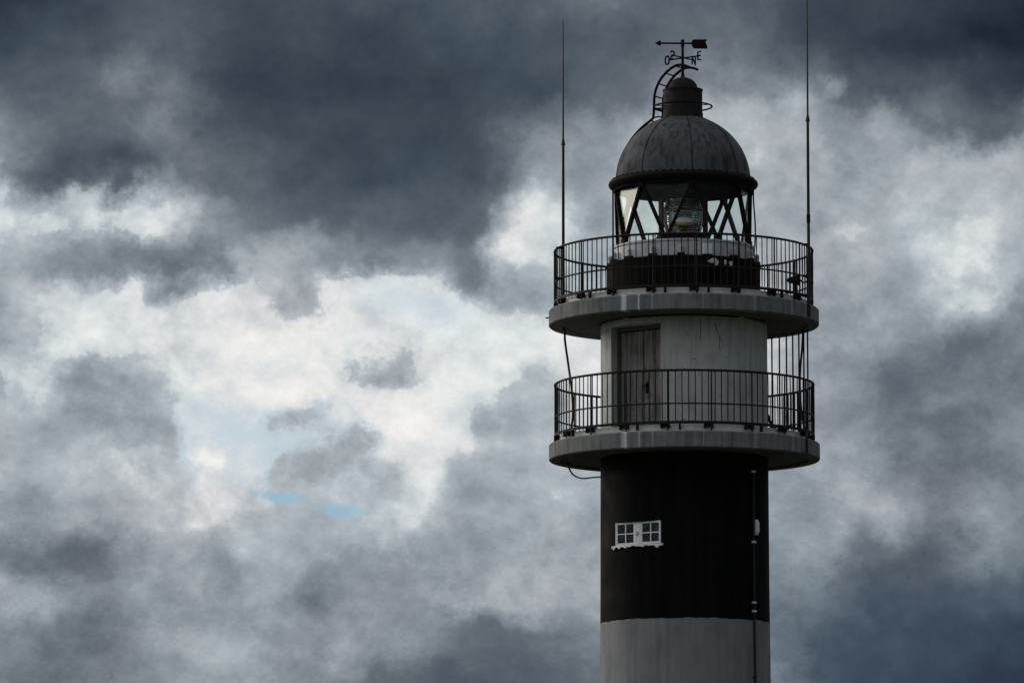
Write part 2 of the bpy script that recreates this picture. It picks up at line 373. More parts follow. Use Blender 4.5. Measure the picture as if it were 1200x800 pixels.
class MB:
    def __init__(self): self.v, self.f = [], []
    def add(self, verts, faces):
        o = len(self.v); self.v += [tuple(p) for p in verts]; self.f += [tuple(i + o for i in f) for f in faces]
        return self
    def box(self, c, sx, sy, sz, ax=None, bevel=0.0):
        """box centred on c; ax = (x axis, y axis, z axis)"""
        X, Y, Z = ax or (Vector((1, 0, 0)), Vector((0, 1, 0)), Vector((0, 0, 1)))
        c = Vector(c)
        vs = [c + X * (sx / 2 * i) + Y * (sy / 2 * j) + Z * (sz / 2 * k) for k in (-1, 1) for j in (-1, 1) for i in (-1, 1)]
        return self.add(vs, [(0, 2, 3, 1), (4, 5, 7, 6), (0, 1, 5, 4), (2, 6, 7, 3), (0, 4, 6, 2), (1, 3, 7, 5)])
    def pbox(self, r, a, z0, z1, w, d):
        """box standing on a ring: radius r to its middle, azimuth a, width w along the ring, depth d"""
        n = pol(1, a); t = Vector((math.cos(R(a)), math.sin(R(a)), 0))
        return self.box(pol(r, a, (z0 + z1) / 2), w, d, z1 - z0, (t, n, Vector((0, 0, 1))))
    def tube(self, pts, r, seg=8, closed=False, taper=None):
        pts = [Vector(p) for p in pts]; n = len(pts); vs, fs = [], []
        up = None
        for i, p in enumerate(pts):
            a = pts[(i - 1) % n] if (closed or i > 0) else p
            b = pts[(i + 1) % n] if (closed or i < n - 1) else p
            d = (b - a).normalized()
            if up is None:
                h = Vector((0, 0, 1)) if abs(d.z) < 0.9 else Vector((1, 0, 0))
                u = d.cross(h).normalized()
            else:
                u = (up - d * up.dot(d)).normalized()
            up = u
            w = d.cross(u)
            rr = taper[i] if taper else r
            for k in range(seg):
                t = 2 * math.pi * k / seg
                vs.append(p + u * (rr * math.cos(t)) + w * (rr * math.sin(t)))
        m = n if closed else n - 1
        for i in range(m):
            for k in range(seg):
                a0, a1 = i * seg + k, i * seg + (k + 1) % seg
                b0, b1 = ((i + 1) % n) * seg + k, ((i + 1) % n) * seg + (k + 1) % seg
                fs.append((a0, b0, b1, a1))
        if not closed:
            fs.append(tuple(range(seg))); fs.append(tuple(reversed(range((n - 1) * seg, n * seg))))
        return self.add(vs, fs)
    def ring(self, r, z, t, seg=128, sec=8, a0=0, a1=360):
        full = abs(a1 - a0) >= 360
        k = seg if full else seg + 1
        return self.tube([pol(r, a0 + (a1 - a0) * i / seg, z) for i in range(k)], t, sec, closed=full)
    def lathe(self, prof, seg=96, closed=False, c=(0, 0)):
        vs, fs = [], []
        for r, z in prof:
            for k in range(seg):
                p = pol(r, 360 * k / seg, z); vs.append((p.x + c[0], p.y + c[1], p.z))
        n = len(prof); m = n if closed else n - 1
        for i in range(m):
            for k in range(seg):
                k2 = (k + 1) % seg; j = (i + 1) % n
                fs.append((i * seg + k, i * seg + k2, j * seg + k2, j * seg + k))
        return self.add(vs, fs)
    def build(self, name, mat, parent=None, angle=35, loc=None):
        me = bpy.data.meshes.new(name)
        me.from_pydata(self.v, [], self.f)
        me.validate(); me.update()
        import bmesh
        bm = bmesh.new(); bm.from_mesh(me)
        bmesh.ops.remove_doubles(bm, verts=bm.verts, dist=1e-5)
        bmesh.ops.recalc_face_normals(bm, faces=bm.faces)
        bm.to_mesh(me); bm.free()
        for p in me.polygons: p.use_smooth = True
        me.set_sharp_from_angle(angle=R(angle))
        me.materials.append(M[mat] if isinstance(mat, str) else mat)
        o = bpy.data.objects.new(name, me); COL.objects.link(o)
        if parent: o.parent = parent
        return o

def thing(name, label, cat, loc=(0, 0, 0), group=None):
    o = bpy.data.objects.new(name, None); COL.objects.link(o)
    o.empty_display_size = 0.2
    o.location = loc
    o['label'] = label; o['category'] = cat
    if group: o['group'] = group
    return o

def tag(o, label, cat, group=None):
    o['label'] = label; o['category'] = cat
    if group: o['group'] = group
    return o

# ------------------------------------------------------------------ ground
g = MB()
rings = [0, 30, 80, 160, 320, 700, 1500, 3500, 8000]
vs, fs = [(0, 0, 0)], []
for i, r in enumerate(rings[1:]):
    for k in range(64):
        p = pol(r, 360 * k / 64, 0.0 if r < 200 else -0.25 * (i - 3) + rnd.uniform(-0.2, 0.2))
        vs.append(tuple(p))
for k in range(64): fs.append((0, 1 + k, 1 + (k + 1) % 64))
for i in range(len(rings) - 2):
    for k in range(64):
        a, b = 1 + i * 64 + k, 1 + i * 64 + (k + 1) % 64
        fs.append((a, a + 64, b + 64, b))
gr = g.add(vs, fs).build('ground', 'grass'); gr['kind'] = 'structure'

# ------------------------------------------------------------------ lighthouse
LH = thing('lighthouse', 'black and white banded round lighthouse with two galleries and a dark domed lantern', 'lighthouse')

def wall(rz, hole=None, depth=0.3, az0=None):
    """round wall through the (radius, z) list; hole = (a0, a1, z0, z1) is a real opening with straight reveals"""
    zs = sorted(set([z for _, z in rz] + (list(hole[2:]) if hole else [])))
    def rad(z):
        for (r0, z0), (r1, z1) in zip(rz, rz[1:]):
            if z0 <= z <= z1: return r0 + (r1 - r0) * (z - z0) / (z1 - z0)
        return rz[-1][0]
    az = [-180 + 360 * i / 240 for i in range(240)]
    if hole:
        az = sorted(set([a for a in az if abs(a - hole[0]) > 0.6 and abs(a - hole[1]) > 0.6] + [hole[0], hole[1]]))
    n = len(az); vs, fs = [], []
    for z in zs:
        for a in az: vs.append(pol(rad(z), a, z + (0.006 * math.sin(R(7 * a)) + 0.005 * math.sin(R(19 * a) + 1) + 0.004 * math.sin(R(41 * a)) if abs(z - 10.125) < 1e-6 else 0)))
    for i in range(len(zs) - 1):
        for k in range(n):
            k2 = (k + 1) % n
            if hole and hole[2] <= (zs[i] + zs[i + 1]) / 2 <= hole[3] and hole[0] - 1e-6 <= az[k] < hole[1] - 1e-6: continue
            fs.append((i * n + k, i * n + k2, (i + 1) * n + k2, (i + 1) * n + k))
    b = MB().add(vs, fs)
    if hole:
        a0, a1, z0, z1 = hole; am = (a0 + a1) / 2
        inn = -pol(1, am) * depth
        for (aa, za, ab, zb) in ((a0, z0, a0, z1), (a1, z0, a1, z1)):
            p, q = pol(rad(za), aa, za), pol(rad(zb), ab, zb)
            b.add([p, q, q + inn, p + inn], [(0, 1, 2, 3)])
        for z in (z0, z1):
            edge = [pol(rad(z), a, z) for a in az if a0 - 1e-6 <= a <= a1 + 1e-6]
            back = [pol(rad(z), a0, z) + inn, pol(rad(z), a1, z) + inn]
            b.add(edge + back, [tuple(range(len(edge))) + (len(edge) + 1, len(edge))])
    return b

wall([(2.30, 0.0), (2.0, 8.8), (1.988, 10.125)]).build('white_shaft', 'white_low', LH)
WIN = (-54.0, -16.0, 11.86, 12.39)
wall([(1.988, 10.125), (1.982, 11.0), (1.975, 13.97)], WIN, 0.30).build('black_shaft', 'black_paint', LH)
DOOR = (-60.0, -16.0, 14.5, 17.0)
wr = wall([(1.965, 14.33), (1.965, 17.15)], DOOR, 0.40).build('watch_room_wall', 'white_up', LH)

for pts in ([(21.5, 17.0), (22.6, 16.86), (24.2, 16.74), (25.0, 16.66), (27.0, 16.56)], [(25.0, 16.66), (24.6, 16.50), (25.1, 16.38)], [(11.0, 17.1), (11.4, 16.8), (11.1, 16.55)]):
    b = MB(); b.tube([pol(1.964, a, z) for a, z in pts], 0.007, 5); b.build('crack', 'cable', wr)

# galleries: slab, soffit and curb
def gallery(z0, z1, zc):
    s = MB().lathe([(1.90, z1), (3.16, z1), (3.19, z1 - 0.03), (3.19, z0 + 0.02), (3.17, z0), (2.93, z0), (2.93, z0 + 0.05), (1.90, z0 + 0.05)], 144, closed=True)
    o = s.build('gallery', 'slab', LH)
    MB().lathe([(1.92, z0 + 0.045), (2.925, z0 + 0.045)], 96).build('soffit', 'soffit', o)
    MB().lathe([(2.80, z1 - 0.01), (2.80, zc), (2.94, zc), (2.955, zc - 0.02), (2.955, z1 - 0.01)], 144, closed=True).build('curb', 'curb', o)
    return o
g_lo = gallery(13.96, 14.34, 14.50)
g_up = gallery(17.145, 17.52, 17.68)
b = MB().tube([pol(3.15, -91, 17.38), pol(3.27, -91, 17.372)], 0.018, 8)
b.build('drain_spout', 'iron', g_up)
b = MB().tube([pol(2.55, 112 + 118 + 2.5 * math.sin(t), 0) + Vector((0.09 * math.cos(t), 0, 17.14 - 0.07 * math.sin(t))) for t in [i * math.pi / 10 for i in range(11)]], 0.008, 6)
b.build('wire_loop', 'cable', g_up)

# door (timber double door in the recess)
am = (DOOR[0] + DOOR[1]) / 2
nrm = pol(1, am); tan = Vector((math.cos(R(am)), math.sin(R(am)), 0)); ZUP = Vector((0, 0, 1))
half = 1.965 * math.sin(R(22)); dist = 1.965 * math.cos(R(22))
def dpt(t, d, z):   # local door coordinates: t along the wall, d outward from the chord, z height
    return nrm * (dist + d) + tan * t + ZUP * z
dw = MB()
dw.box(dpt(0, -0.42, 15.75), 2 * half, 0.04, 2.5, (tan, nrm, ZUP))
door = dw.build('door', 'door_frame', LH)
f = MB()
f.box(dpt(-half + 0.03, -0.30, 15.72), 0.055, 0.16, 2.40, (tan, nrm, ZUP)).box(dpt(half - 0.03, -0.30, 15.72), 0.055, 0.16, 2.40, (tan, nrm, ZUP))
f.box(dpt(0, -0.30, 16.955), 2 * half - 0.01, 0.16, 0.08, (tan, nrm, ZUP))
f.build('door_frame', 'door_frame', door)
for s in (-1, 1):
    l = MB(); w = half - 0.075
    nb = 4
    for k in range(nb):
        bw = w / nb
        l.box(dpt(s * (0.012 + bw * (k + 0.5)), -0.33 + 0.004 * (k % 2), 15.70), bw - 0.008, 0.05, 2.38, (tan, nrm, ZUP))
    lf = l.build('door_leaf', 'door', door, angle=20)
    if s == 1:
        h = MB(); h.box(dpt(0.10, -0.295, 15.55), 0.07, 0.016, 0.26, (tan, nrm, ZUP))
        h.tube([dpt(0.10, -0.29, 15.60), dpt(0.10, -0.23, 15.60), dpt(0.03, -0.23, 15.585), dpt(0.0, -0.235, 15.57)], 0.014, 8)
        h.build('door_handle', 'iron', lf)
MB().box(dpt(0, -0.14, 14.475), 2 * half + 0.05, 0.50, 0.05, (tan, nrm, ZUP)).build('threshold', 'slab', door)

# window
wm = (WIN[0] + WIN[1]) / 2
wn = pol(1, wm); wt = Vector((math.cos(R(wm)), math.sin(R(wm)), 0))
whalf = 1.978 * math.sin(R(19)); wdist = 1.978 * math.cos(R(19))
def wpt(t, d, z): return wn * (wdist + d) + wt * t + ZUP * z
WA = (wt, wn, ZUP)
zc = (WIN[2] + WIN[3]) / 2; wh = WIN[3] - WIN[2]
MB().box(wpt(0, -0.26, zc), 2 * whalf - 0.01, 0.02, wh - 0.01, WA)
win = MB().box(wpt(0, -0.10, zc), 2 * whalf - 0.012, 0.012, wh - 0.012, WA).build('window', 'lining', LH)
fr = MB()
fr.box(wpt(-whalf + 0.022, -0.01, zc), 0.034, 0.07, wh - 0.012, WA).box(wpt(whalf - 0.012, -0.01, zc), 0.018, 0.07, wh - 0.012, WA)
fr.box(wpt(0, -0.012, WIN[3] - 0.014), 2 * whalf - 0.03, 0.066, 0.018, WA).box(wpt(0, -0.012, WIN[2] + 0.016), 2 * whalf - 0.03, 0.066, 0.022, WA)
fr.box(wpt(0.0, 0.0, zc), 0.20, 0.06, wh - 0.05, WA)
fr.box(wpt(-0.05, 0.032, zc), 0.012, 0.014, wh - 0.05, WA).box(wpt(0.055, 0.032, zc), 0.012, 0.014, wh - 0.05, WA)
fr.build('window_frame', 'white_frame', win)
for s in (-1, 1):
    x0, x1 = (-whalf + 0.042, -0.102) if s < 0 else (0.102, whalf - 0.024)
    cx = (x0 + x1) / 2; zz0, zz1 = WIN[2] + 0.029, WIN[3] - 0.025
    ca = MB()
    for x in (x0 + 0.011, cx, x1 - 0.011): ca.box(wpt(x, 0.004, (zz0 + zz1) / 2), 0.020 if x != cx else 0.024, 0.04, zz1 - zz0, WA)
    for z in (zz0 + 0.011, zz1 - 0.011): ca.box(wpt(cx, 0.006, z), x1 - x0 - 0.004, 0.036, 0.020, WA)
    ca.box(wpt(cx, 0.005, (zz0 + zz1) / 2 - 0.005), x1 - x0 - 0.004, 0.034, 0.024, WA)
    cas = ca.build('casement', 'white_frame', win)
    MB().box(wpt(cx, -0.002, (zz0 + zz1) / 2), x1 - x0 - 0.02, 0.008, zz1 - zz0 - 0.02, WA).build('window_pane', 'pane', cas)
kb = MB(); kp = wpt(-0.015, 0.03, zc - 0.01)
kv = [kp + wn * d + (wt * math.cos(t) + ZUP * math.sin(t)) * r for d, r in ((0, .05), (.02, .05), (.045, .03)) for t in [i * math.pi / 8 for i in range(16)]]
kb.add(kv, [(i * 16 + k, i * 16 + (k + 1) % 16, (i + 1) * 16 + (k + 1) % 16, (i + 1) * 16 + k) for i in range(2) for k in range(16)] + [tuple(range(32, 48))])
kb.build('window_knob', 'zinc', win)
# sill: lumpy white ledge with ragged lower edge
vs, fs = [], []
ns = 40
for i in range(ns + 1):
    t = -whalf - 0.11 + (2 * whalf + 0.16) * i / ns
    lowz = WIN[2] - 0.052 - 0.020 * math.sin(i * 0.9) * math.sin(i * 0.37 + 1) - (0.03 if i in (2, 7, 8, 13, 36, 37) else 0) + rnd.uniform(-0.008, 0.008)
    bulge = max(0.0, math.sqrt(max(1.985 ** 2 - t * t, 0)) - wdist)
    d = bulge + 0.035 + rnd.uniform(-0.005, 0.005)
    vs += [wpt(t, -0.03, WIN[2] + 0.004), wpt(t, d, WIN[2] - 0.004), wpt(t, d - 0.004, lowz), wpt(t, bulge - 0.06, lowz)]
for i in range(ns):
    for k in range(4): fs.append((i * 4 + k, i * 4 + (k + 1) % 4, (i + 1) * 4 + (k + 1) % 4, (i + 1) * 4 + k))
fs += [(0, 1, 2, 3), tuple(range(ns * 4 + 3, ns * 4 - 1, -1))]
MB().add(vs, fs).build('window_sill', 'white_frame', win, angle=60)

# lantern base: black plinth, zinc wall, vents
pl = MB().lathe([(1.2, 18.60), (1.79, 18.605), (1.83, 18.58), (1.83, 18.54), (1.815, 18.53), (1.815, 17.60), (1.84, 17.57), (1.84, 17.52)], 128).build('plinth', 'plinth', LH)
for a, z, w, h in ((22.6, 18.47, 0.27, 0.12), (24.8, 18.42, 0.11, 0.12), (32.6, 18.46, 0.085, 0.115), (37.4, 18.43, 0.095, 0.14)):
    k = 22; c0 = pol(1.8165, a, z); t = Vector((math.cos(R(a)), math.sin(R(a)), 0)); n = pol(1, a)
    top = []
    for i in range(k):
        q = 2 * math.pi * i / k; j = 1 + 0.16 * math.sin(3 * q + a) + rnd.uniform(-0.10, 0.10)
        u = w / 2 * j * math.cos(q); v = h / 2 * j * math.sin(q)
        d = math.sqrt(1.8165 ** 2 - u * u) - 1.8165
        top.append(c0 + t * u + ZUP * v + n * d)
    MB().add([p + n * 0.012 for p in top] + [p - n * 0.01 for p in top],
             [tuple(range(k))] + [(i, (i + 1) % k, k + (i + 1) % k, k + i) for i in range(k)]).build('bare_patch', 'patch', pl)
zw = MB().lathe([(1.0, 18.60), (1.655, 18.602), (1.655, 18.95), (1.69, 18.97), (1.69, 19.01), (1.50, 19.02), (1.50, 18.90), (0.0005, 18.90)], 128).build('lantern_wall', 'zinc', LH)
for k in range(16):
    a = -2 + 22.5 * k
    if k == 1:
        v = MB().pbox(1.735, 18.6, 18.635, 18.88, 0.205, 0.13).build('junction_box', 'box_white', LH)
        v['label'] = 'pale square box on the grey lantern wall'
        MB().pbox(1.735, 18.6, 18.607, 18.633, 0.215, 0.14).build('box_foot', 'iron', v)
        continue
    p = pol(1.735, a)
    v = MB().lathe([(0.0005, 18.85), (0.03, 18.845), (0.062, 18.80), (0.055, 18.79), (0.055, 18.66)], 16, c=(p.x, p.y)).build('air_vent', 'zinc', LH)
    MB().pbox(1.745, a, 18.604, 18.66, 0.17, 0.14).build('vent_foot', 'iron', v)

# glazing: zigzag bars and triangular panes
def bar(b, p, q, w, d):
    p, q = Vector(p), Vector(q); z = (q - p).normalized(); m = (p + q) / 2
    n = Vector((m.x, m.y, 0)).normalized(); x = n.cross(z).normalized(); n = z.cross(x)
    return b.box(m, w, d, (q - p).length, (x, n, z))
ZB, ZT = 19.015, 20.39
for k in range(8):
    at, ab, ab2 = 7.8 + 45 * k, -14.7 + 45 * k, 30.3 + 45 * k
    bar(MB(), pol(1.60, ab, ZB), pol(1.60, at, ZT), 0.062, 0.10).build('glazing_bar', 'iron', LH)
    bar(MB(), pol(1.60, ab2, ZB), pol(1.60, at, ZT), 0.062, 0.10).build('glazing_bar', 'iron', LH)
    MB().box(pol(1.60, at, ZT - 0.045), 0.16, 0.11, 0.09, (Vector((math.cos(R(at)), math.sin(R(at)), 0)), pol(1, at), ZUP)).build('bar_shoe', 'iron', LH)
    MB().box(pol(1.60, ab, ZB + 0.05), 0.17, 0.11, 0.10, (Vector((math.cos(R(ab)), math.sin(R(ab)), 0)), pol(1, ab), ZUP)).build('bar_shoe', 'iron', LH)
    for tri in ([pol(1.585, ab, ZB), pol(1.585, ab2, ZB), pol(1.585, at, ZT)], [pol(1.585, at, ZT), pol(1.585, at + 45, ZT), pol(1.585, ab2, ZB)]):
        c = sum(tri, Vector()) / 3; n = (tri[1] - tri[0]).cross(tri[2] - tri[0]).normalized()
        if n.dot(Vector((c.x, c.y, 0))) < 0: n = -n
        ins = [c + (p - c) * 0.975 for p in tri]
        MB().add([p + n * 0.004 for p in ins] + [p - n * 0.004 for p in ins], [(0, 1, 2), (5, 4, 3), (0, 3, 4, 1), (1, 4, 5, 2), (2, 5, 3, 0)]).build('glass_pane', 'glass', LH)

# cornice, dome, ventilator
co = MB().lathe([(1.53, 20.37), (1.63, 20.365), (1.645, 20.40), (1.70, 20.43), (1.755, 20.47), (1.775, 20.525), (1.76, 20.575), (1.71, 20.61), (1.66, 20.625), (1.585, 20.645), (1.53, 20.62)], 144, closed=True)
for k in range(60):
    p = pol(1.66, 6 * k + 2, 0)
    co.lathe([(0.0005, 20.652), (0.03, 20.648), (0.055, 20.63), (0.06, 20.60)], 10, c=(p.x, p.y))
co = co.build('cornice', 'iron', LH)
prof = [(1.60 * math.cos(R(t)), 20.585 + 1.60 * math.sin(R(t))) for t in range(0, 76, 3)]
prof += [(1.56 * math.cos(R(t)), 20.585 + 1.56 * math.sin(R(t))) for t in range(75, -1, -5)]
dome = MB().lathe(prof, 144, closed=True).build('dome', 'dome', LH)
for k in range(8):
    a = 7.8 + 45 * k
    b = MB(); b.tube([pol(1.603 * math.cos(R(t)), a, 20.585 + 1.603 * math.sin(R(t))) for t in range(2, 74, 4)], 0.011, 6)
    b.build('dome_seam', 'vent', dome)
ve = MB().lathe([(0.36, 22.06), (0.50, 22.08), (0.50, 22.12), (0.478, 22.14), (0.478, 22.24), (0.466, 22.26), (0.462, 22.77), (0.478, 22.78), (0.478, 22.81), (0.36, 22.815), (0.3, 22.80)], 64).build('ventilator', 'vent', LH)
cap = MB().lathe([(0.365, 22.80), (0.37, 22.84), (0.345, 22.87)] + [(0.35 * math.cos(R(t)), 22.84 + 0.27 * math.sin(R(t))) for t in range(10, 78, 6)] + [(0.062, 23.11), (0.045, 23.14), (0.035, 23.22), (0.0005, 23.22)], 48).build('ventilator_cap', 'vent', ve)
hp = MB(); hp.ring(0.69, 22.405, 0.021, 64, 8)
for a in (65, 155, 200, 290): hp.tube([pol(0.455, a, 22.405), pol(0.69, a, 22.405)], 0.012, 6)
hp.build('hoop_rail', 'iron', ve)

# ------------------------------------------------------------------ lens inside the lantern
LN = thing('lighthouse_lens', 'glass Fresnel lens in a dark frame standing inside the glazed lantern', 'lens', (0, 0, 18.9))
def loc(b, name, mat, par, **k):
    o = b.build(name, mat, par, **k)
    if par is LN:
        o.location = (0, 0, -18.9)
    return o
loc(MB().lathe([(0.0005, 18.902), (0.62, 18.902), (0.62, 18.95), (0.50, 19.0), (0.46, 19.22), (0.60, 19.26), (0.60, 19.31), (0.0005, 19.31)], 48), 'pedestal', 'lining', LN)
pr = []
z = 19.40
while z < 20.12:
    t = abs(z + 0.025 - 19.76) / 0.36
    r = 0.47 - 0.10 * max(0, t - 0.45)
    pr += [(r - 0.03, z), (r + 0.005, z + 0.012), (r + 0.005, z + 0.035), (r - 0.03, z + 0.05)]
    z += 0.055
pin = [(r - 0.055, zz) for r, zz in pr[::4]]
loc(MB().lathe(pr + pin[::-1], 64, closed=True), 'prism_drum', 'lens', LN, angle=20)
for a in (-72, 68, 112, -112):
    b = MB(); b.pbox(0.56, a, 19.30, 20.24, 0.26, 0.03); loc(b, 'frame_post', 'lining', LN)
loc(MB().lathe([(0.0005, 20.24), (0.58, 20.24), (0.60, 20.22), (0.60, 20.17), (0.40, 20.15), (0.0005, 20.15)], 48), 'top_plate', 'lining', LN)
loc(MB().lathe([(0.0005, 20.42), (0.16, 20.42), (0.19, 20.40), (0.19, 20.36), (0.10, 20.34), (0.10, 20.243), (0.0005, 20.243)], 32), 'lens_cowl', 'zinc', LN)
loc(MB().lathe([(0.36, 19.31), (0.36, 19.36), (0.33, 19.38), (0.12, 19.38), (0.10, 19.45), (0.0005, 19.45)], 32), 'lamp_holder', 'brass', LN)
loc(MB().lathe([(0.0005, 19.45), (0.09, 19.45), (0.15, 19.52), (0.16, 19.60), (0.12, 19.70), (0.05, 19.74), (0.0005, 19.745)], 24), 'lamp_bulb', 'lamp', LN)

for nm, zz, hx, hz, dd, mt in (('lens_glint', 19.60, 0.20, 0.085, 0.49, 'lamp'), ('lens_glint_low', 19.52, 0.19, 0.07, 0.485, 'brass')):  # cream and brass ellipsoids added to imitate a bright reflection on the lens
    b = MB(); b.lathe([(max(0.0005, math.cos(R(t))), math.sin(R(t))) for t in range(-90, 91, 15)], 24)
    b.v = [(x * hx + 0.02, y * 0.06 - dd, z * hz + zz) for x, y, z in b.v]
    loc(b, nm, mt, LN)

# ------------------------------------------------------------------ gallery railings
def railing(zb, zm, zt, zfloor, a_br, label):
    T = thing('gallery_railing', label, 'railing', (0, 0, zfloor))
    def b_(b, name, mat='rail', par=None):
        o = b.build(name, mat, par or T)
        if not par: o.location = (0, 0, -zfloor)
        return o
    RR = 3.05
    b = MB(); b.ring(RR, zt, 0.028, 160, 8); b_(b, 'top_rail')
    b = MB(); b.ring(RR, zm, 0.020, 160, 6); b_(b, 'mid_rail')
    b = MB()
    b.lathe([(RR - 0.015, zb - 0.035), (RR + 0.015, zb - 0.035), (RR + 0.015, zb + 0.03), (RR - 0.015, zb + 0.03)], 160, closed=True)
    b_(b, 'bottom_rail')
    back = MB(); me = None
    for i in range(125):
        a = 7.76 + 2.88 * i
        w = (a + 180) % 360 - 180
        j = rnd.uniform(-0.004, 0.004)
        pts = [pol(RR, a, zb + 0.02), pol(RR + j, a + j * 20, (zb + zm) / 2), pol(RR, a, zm), pol(RR - j, a - j * 12, (zm + zt) / 2), pol(RR, a, zt)]
        if abs(w) > 144:
            back.tube(pts, 0.0138, 6)
        else:
            b = MB(); b.tube(pts, 0.0138, 6); b_(b, 'baluster')
    o = b_(back, 'balusters'); o['kind'] = 'stuff'
    for k in range(19):
        a = a_br + 360 / 19 * k
        b = MB(); b.tube([pol(RR + 0.004, a + 1.2, zfloor + 0.005), pol(RR + 0.004, a + 1.2, zt + 0.015)], 0.018, 8)
        p = b_(b, 'post')
        b = MB(); b.pbox(3.005, a, zb - 0.10, zb - 0.01, 0.17, 0.09); b.pbox(3.03, a - 1.6, zb - 0.135, zb - 0.01, 0.045, 0.09); b.pbox(3.03, a + 1.6, zb - 0.135, zb - 0.01, 0.045, 0.09)
        b.pbox(3.055, a + 0.3, zb - 0.06, zb - 0.03, 0.03, 0.03)
        b_(b, 'bracket', 'iron')
        if k % 2 == 0:
            b = MB(); b.pbox(3.03, a + 6.4, zb - 0.165, zb - 0.01, 0.05, 0.06); b_(b, 'foot', 'iron')
    return T
r_up = railing(17.715, 18.165, 18.92, 17.52, 4.5, 'dark iron railing round the upper gallery at the foot of the lantern')
r_lo = railing(14.545, 14.975, 15.745, 14.34, -8.3, 'dark iron railing round the lower gallery in front of the door')

# ------------------------------------------------------------------ grille between the galleries
G = thing('security_grille', 'tall upright iron bars linking the two galleries on the right behind the railing', 'grille', (0, 0, 14.34))
for a in (135, 130, 124.8, 119.5, 113.5, 107.5, 101.0):
    b = MB(); b.tube([pol(2.985, a, 14.345), pol(2.985, a, 17.19)], 0.019, 8)
    b.build('bar', 'iron', G).location = (0, 0, -14.34)
b = MB(); b.ring(2.985, 14.62, 0.016, 24, 6, 100, 136); b.build('cross_rail', 'iron', G).location = (0, 0, -14.34)

# ------------------------------------------------------------------ dome ladder
DL = thing('dome_ladder', 'curved iron ladder climbing the dome and hooking over the ventilator', 'ladder', (0, 0, 22.0))
dirv = Vector((-0.87, 0.49, 0)).normalized(); side = Vector((0.49, 0.87, 0)).normalized()
path = [(1.70 * math.cos(R(t)), 20.585 + 1.70 * math.sin(R(t))) for t in range(6, 64, 4)]
path += [(0.69, 22.16), (0.672, 22.3), (0.665, 22.5), (0.655, 22.68), (0.62, 22.83), (0.55, 22.98), (0.455, 23.11), (0.33, 23.23), (0.19, 23.32), (0.05, 23.375), (-0.09, 23.375), (-0.20, 23.34), (-0.29, 23.30)]
def lpt(rho, z, s): return dirv * rho + side * s + ZUP * z
for s in (-0.215, 0.215):
    b = MB(); b.tube([lpt(r, z, s) for r, z in path], 0.032, 8)
    b.build('ladder_rail', 'iron', DL).location = (0, 0, -22.0)
acc, last, nextd = 0.0, None, 0.15
for (r0, z0), (r1, z1) in zip(path, path[1:]):
    seg = math.hypot(r1 - r0, z1 - z0)
    while acc + seg > nextd:
        t = (nextd - acc) / seg
        r, z = r0 + (r1 - r0) * t, z0 + (z1 - z0) * t
        b = MB(); b.tube([lpt(r, z, -0.215), lpt(r, z, 0.215)], 0.017, 6)
        b.build('rung', 'iron', DL).location = (0, 0, -22.0)
        nextd += 0.31
    acc += seg
b = MB(); b.tube([lpt(0.69, 22.17, -0.215), lpt(0.60, 22.20, -0.12), lpt(0.48, 22.17, -0.05), lpt(0.44, 22.15, 0)], 0.02, 6)
b.tube([lpt(0.67, 22.40, -0.215), lpt(0.60, 22.40, -0.1), lpt(0.45, 22.41, -0.05)], 0.018, 6)
b.build('ladder_stay', 'iron', DL).location = (0, 0, -22.0)

# ------------------------------------------------------------------ weather vane
VZ = 23.2
V = thing('weather_vane', 'black arrow weather vane with compass letters on the lantern roof', 'weather vane', (0, 0, VZ))
def vb(b, name, par=None, mat='iron', **k):
    o = b.build(name, mat, par or V, **k)
    if not par: o.location = (0, 0, -VZ)
    return o
b = MB(); b.tube([(0, 0, 23.16), (0, 0, 23.86)], 0.032, 12); b.tube([(0, 0, 23.32), (0, 0, 23.45)], 0.038, 12)
vb(b, 'mast')
vd = Vector((0.998, -0.06, 0)).normalized(); vs_ = Vector((0.06, 0.998, 0)).normalized()
b = MB(); b.tube([(0, 0, 23.85), (0, 0, 24.015)], 0.042, 12)
b.tube([vd * -0.60 + ZUP * 23.945, vd * 0.30 + ZUP * 23.925], 0.022, 8)
arrow = vb(b, 'arrow')
def plate(b, pts, th, o, u, w):
    """flat plate: 2D outline pts in the (u, Z) plane through o, thickness th along w"""
    n = len(pts)
    f = [o + u * x + ZUP * z + w * (th / 2) for x, z in pts]; k = [o + u * x + ZUP * z - w * (th / 2) for x, z in pts]
    return b.add(f + k, [tuple(range(n)), tuple(reversed(range(n, 2 * n)))] + [(i, (i + 1) % n, n + (i + 1) % n, n + i) for i in range(n)])
b = MB(); plate(b, [(0.20, 23.93), (0.235, 24.0), (0.26, 24.02), (0.585, 24.015), (0.545, 23.955), (0.59, 23.845), (0.585, 23.79), (0.30, 23.80), (0.26, 23.81), (0.235, 23.84)], 0.02, Vector(), vd, vs_)
vb(b, 'tail_plate', arrow)
b = MB(); plate(b, [(-0.655, 23.945), (-0.545, 24.01), (-0.515, 23.985), (-0.505, 23.945), (-0.515, 23.905), (-0.545, 23.88)], 0.03, Vector(), vd, vs_)
vb(b, 'arrow_head', arrow)
OE = Vector((0.80, -0.60, 0)); SN = Vector((-0.60, -0.80, 0)); CZ = 23.575
for d, l0, l1, s in ((OE, -0.40, 0.52, 0), (SN, -0.40, 0.44, 0.012)):
    b = MB(); b.tube([d * l0 + ZUP * (CZ + s), d * l1 + ZUP * (CZ + s)], 0.018, 8); vb(b, 'cardinal_arm')
def letter(strokes, o, u, th=0.021):
    b = MB()
    for st in strokes: b.tube([o + u * x + ZUP * z for x, z in st], th, 6)
    vb(b, 'compass_letter')
h = 0.095
